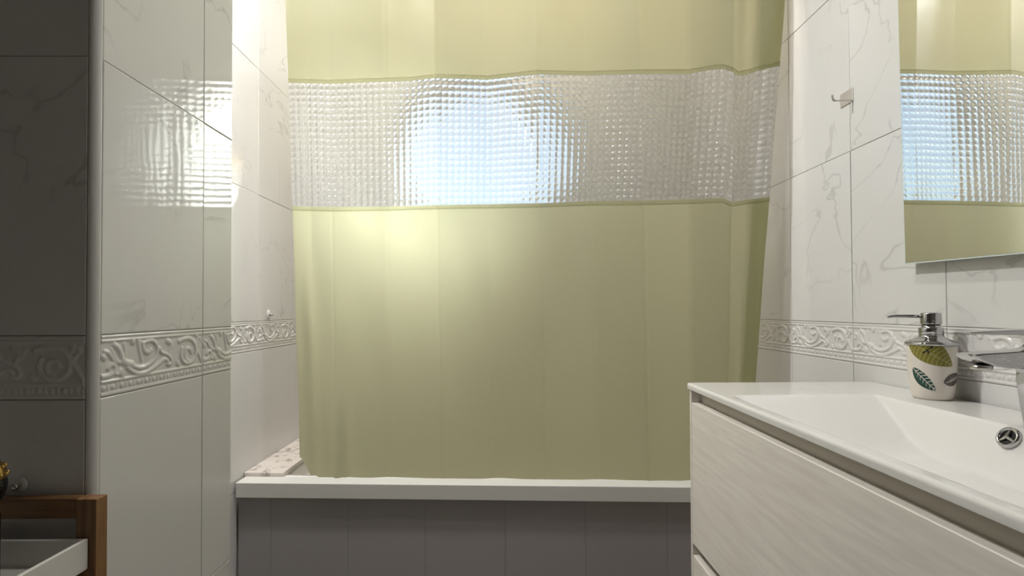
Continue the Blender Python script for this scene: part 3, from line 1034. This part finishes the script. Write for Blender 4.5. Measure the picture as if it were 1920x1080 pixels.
strip(bm, [(-5.5, 87), (-4.2, 84.5), (-4.0, 82)], [.7, 1.2, 1.2], .0005, CUT)
tag(link('stem_print', from_bm(bm, 'stem'), M_BLACKP, soap), 'small forked black twig print')
bm = bmesh.new()
fill(bm, leaf((-29, 55), (6, 17), 10.5, -2.5, None, 24), .00025)
gr = tag(link('leaf_print', from_bm(bm, 'leaf'), M_GREEN, soap, True), 'dark green leaf print with white veins')
bm = bmesh.new()
strip(bm, [(-29 + 35 * k / 12, 55 - 38 * k / 12) for k in range(13)], .6, .0004)
for k in range(1, 8):
    t_ = k / 8.0
    m_ = Vector((-29 + 35 * t_, 55 - 38 * t_))
    h = 9.0 * math.sin(PI * t_) ** .8
    for sgn in (1, -.75):
        nn = Vector((.707, .707)) * sgn
        strip(bm, [m_ + nn * h * q + Vector((.707, -.707)) * 5 * q * q for q in (0, .3, .6, .9)], [.25, .5, .7, .8] if sgn > 0 else [.2, .35, .4, .4], .0004)
link('leaf_veins', from_bm(bm, 'veins'), M_POT, gr)
bm = bmesh.new()
fill(bm, leaf((17, 32), (55, 44), 11.0, 0, None, 20), .00025)
gy = tag(link('leaf_print', from_bm(bm, 'leaf'), M_GREYP, soap, True), 'brown grey leaf print at the side')
bm = bmesh.new()
strip(bm, [(20 + 32 * k / 10, 32 + 10 * k / 10) for k in range(11)], .6, .0004)
for k in range(1, 6):
    m_ = Vector((20 + 32 * k / 7, 32 + 10 * k / 7))
    strip(bm, [m_, m_ + Vector((3.5, 3.6)), m_ + Vector((7, 6.0))], [.2, .4, .4], .0004)
link('leaf_veins', from_bm(bm, 'veins'), M_POT, gy)

# ------------------------------------------------------------------ mirror
mir = empty('wall_mirror', (.80, .6, .12), 'frameless wall mirror above the washbasin reflecting the curtain', 'mirror')
MX = .7885


def mirror_y(z): return .9927 + (z - .12) * .016


bm = bmesh.new()
Z0m, Z1m = .1200, .92
pts = [(mirror_y(Z0m), Z0m), (mirror_y(Z1m), Z1m), (.18, Z1m), (.18, Z0m - .013)]
a = [bm.verts.new((MX, y, z)) for y, z in pts]; b = [bm.verts.new((MX + .005, y, z)) for y, z in pts]
bm.faces.new(a); bm.faces.new(b[::-1])
for k in range(4): bm.faces.new((a[k], b[k], b[(k + 1) % 4], a[(k + 1) % 4]))
link('glass_edge', from_bm(bm, 'edge'), M_EDGE, mir)
bm = bmesh.new()
I_ = .0025
pts2 = [(mirror_y(Z0m) - I_, Z0m + I_), (mirror_y(Z1m) - I_, Z1m - I_), (.18 + I_, Z1m - I_), (.18 + I_, Z0m - .013 + I_)]
bm.faces.new([bm.verts.new((MX - .0004, y, z)) for y, z in pts2])
link('silvered_face', from_bm(bm, 'face'), M_MIRROR, mir)
box('backing_board', MX + .005, XR - .001, .22, .955, .165, .88, M_VANDARK, mir)

# ------------------------------------------------------------------ hooks
hk = empty('wall_hook', (XR, 1.182, .512), 'flat steel hook fixed to the right wall beside the mirror', 'hook')
box('plate', XR - .0022, XR - .0002, 1.1605, 1.204, .5125, .5445, M_PLATE, hk, .0007)
bm = bmesh.new()
sec = [(XR - .0015, .5150), (XR - .030, .5135), (XR - .0415, .5138), (XR - .0455, .5165), (XR - .0470, .5215), (XR - .0475, .5270)]
for y0_, y1_ in ((1.1610, 1.1650),):
    for (xa, za), (xb, zb) in zip(sec, sec[1:]):
        pass
    lo = []; 
    for i, (x, z) in enumerate(sec):
        d = Vector((sec[min(i + 1, 5)][0] - sec[max(i - 1, 0)][0], sec[min(i + 1, 5)][1] - sec[max(i - 1, 0)][1])).normalized()
        nx_, nz_ = -d.y * .0014, d.x * .0014
        lo.append([bm.verts.new((x + nx_, y0_, z + nz_)), bm.verts.new((x + nx_, y1_, z + nz_)), bm.verts.new((x - nx_, y1_, z - nz_)), bm.verts.new((x - nx_, y0_, z - nz_))])
    for p, q in zip(lo, lo[1:]):
        for k in range(4): bm.faces.new((p[k], p[(k + 1) % 4], q[(k + 1) % 4], q[k]))
    bm.faces.new(lo[0][::-1]); bm.faces.new(lo[-1])
link('prong', from_bm(bm, 'prong'), M_STEEL, hk)


def pad_hook(name, loc, M, label, s=1.0):
    e = empty(name, loc, label, 'hook')
    T = Matrix.Translation(loc) @ M
    bm = bmesh.new()
    add_lathe(bm, [(0, .0030), (.011 * s, .0028), (.0125 * s, .0018), (.0135 * s, .0002)], 36, T @ Matrix.Diagonal((1, 1.25, 1, 1)))
    link('pad', from_bm(bm, 'pad'), M_CLEARP, e, True)
    bm = bmesh.new()
    add_lathe(bm, [(.0028, .002), (.0028, .008), (.0048, .0095), (.0050, .0125), (.0035, .014), (0, .0143)], 24, T)
    link('knob', from_bm(bm, 'knob'), M_STEEL, e, True)
    return e


MY = Vector((1, 0, 0)).to_track_quat('Z', 'Y').to_matrix().to_4x4()
pad_hook('adhesive_hook', (XA + .0005, 1.683, .0199), MY, 'small clear adhesive hook on the white tiles left of the curtain')
MZ = Vector((0, -1, 0)).to_track_quat('Z', 'Y').to_matrix().to_4x4()
pad_hook('adhesive_hook', (-.6805, YD - .0005, -.2098), MZ, 'small grey adhesive hook on the shaded tiles above the wooden shelf unit', .6)

# ------------------------------------------------------------------ wooden shelf unit
shelf = empty('shelf_unit', (-.75, .5, Z_FLOOR), 'brown wooden shelf unit standing in the shaded corner', 'shelf unit')
PX1 = -.5545
Z_R = -.2215
for x in (PX1 - .0275, -1.05):
    box('post', x, x + .0275, .7005, .7205, Z_FLOOR + .001, Z_R, M_OAK, shelf, .001)
for x in (PX1 - .0275, -1.05):
    box('post', x, x + .0275, .26, .28, Z_FLOOR + .001, -.30, M_OAK, shelf, .001)
box('top_rail', -1.05 + .0275, PX1 - .0275, .7035, .7195, Z_R - .0275, Z_R - .0003, M_OAKX, shelf, .0008)
for z in (-.36, -.75):
    box('side_rail', PX1 - .0265, PX1 - .004, .28, .7005, z - .022, z, M_OAK, shelf, .0008)
    box('side_rail', -1.048, -1.048 + .0225, .28, .7005, z - .022, z, M_OAK, shelf, .0008)
# white tray on the unit
tray = empty('tray', (-.75, .5, -.36), 'white lacquered tray lying on the wooden shelf unit', 'tray')
TZ0, TZ1 = -.3145, -.2735
box('tray_side', -.5695, -.5640, .30, .6995, TZ0, TZ1, M_TRAY, tray, .0012)
box('tray_side', -1.02, -1.0145, .30, .6995, TZ0, TZ1, M_TRAY, tray, .0012)
box('tray_back', -1.0145, -.5695, .6940, .6995, TZ0, TZ1, M_TRAY, tray, .0012)
box('tray_front', -1.0145, -.5695, .30, .3055, TZ0, TZ1, M_TRAY, tray, .0012)
box('tray_bottom', -1.0145, -.5695, .3055, .6940, TZ0, TZ0 + .005, M_TRAY, tray)
box('tray_foot', -1.0, -.58, .32, .69, -.3595, TZ0, M_TRAY, tray)

# dark round bottle with a gold top, only its shoulder reaches the frame
bt = empty('perfume_bottle', (-.6560, .650, TZ0 + .005), 'black round bottle with gold ornate top standing in the tray', 'bottle')
BL = (-.6560, .650, TZ0 + .005)
lathe('body', [(0, 0), (.014, 0), (.016, .003), (.016, .085), (.012, .095), (.014, .100), (.019, .108), (.0220, .118), (.0225, .126), (.0215, .132)], M_BLACK, bt, BL, 40)
bm = bmesh.new()
prof = [(.0215, .132), (.0222, .136), (.0215, .141), (.0190, .148), (.0140, .154), (.007, .158), (0, .159)]
add_lathe(bm, prof, 40, Matrix.Translation(BL))
for i, v in enumerate(bm.verts):
    pass
link('gold_top', from_bm(bm, 'gold'), M_GOLD, bt, True)
bm = bmesh.new()
for ring_, rad, zz in ((14, .0218, .1365), (12, .0195, .1465), (8, .0135, .154)):
    for k in range(ring_):
        a = 2 * PI * (k + .5 * (zz > .14)) / ring_
        bmesh.ops.create_icosphere(bm, subdivisions=1, radius=.0028, matrix=Matrix.Translation(Vector(BL) + Vector((rad * math.cos(a), rad * math.sin(a), zz))))
link('gold_beads', from_bm(bm, 'beads'), M_GOLD, bt, True)['kind'] = 'stuff'

# ------------------------------------------------------------------ unseen ceiling lamps, added to light room and curtain
M_LED = mat('lit_diffuser', (1, 1, 1), .5, 0, Emission_Color=(1.0, .93, .82, 1), Emission_Strength=4.0)


def added_ceiling_light(x, y, watt, col, label):
    lamp = empty('added_ceiling_light', (x, y, Z_CEIL), label, 'lamp')
    lathe('fill_ring', [(.055, -.001), (.075, -.003), (.078, -.0005), (.078, 0)], M_FRAME, lamp, (x, y, Z_CEIL))
    lathe('fill_diffuser', [(0, -.002), (.056, -.002), (.056, 0)], M_LED, lamp, (x, y, Z_CEIL))
    ld = bpy.data.lights.new('fill_light', 'AREA')
    ld.shape = 'DISK'
    ld.size = .11
    ld.energy = watt
    ld.color = col
    o = bpy.data.objects.new('fill_light', ld)
    COL.objects.link(o)
    o.parent = lamp
    o.location = (0, 0, -.006)


added_ceiling_light(.10, .95, CEIL_FILL, (1.0, .98, .96), 'unseen ceiling light added as fill above the washbasin side of the room')  # added lamp out of view, fills the basin side
added_ceiling_light(.10, 2.0, TUB_FILL, (1.0, .83, .64), 'unseen ceiling light added above the bathtub to light the curtain from behind')  # added lamp, warms the upper curtain from behind
added_ceiling_light(-.60, 1.15, ALCOVE_FILL, (1.0, .99, .98), 'unseen ceiling light added over the alcove to brighten the right wall and drawers')  # added lamp, brightens right wall and drawers but not the pillar
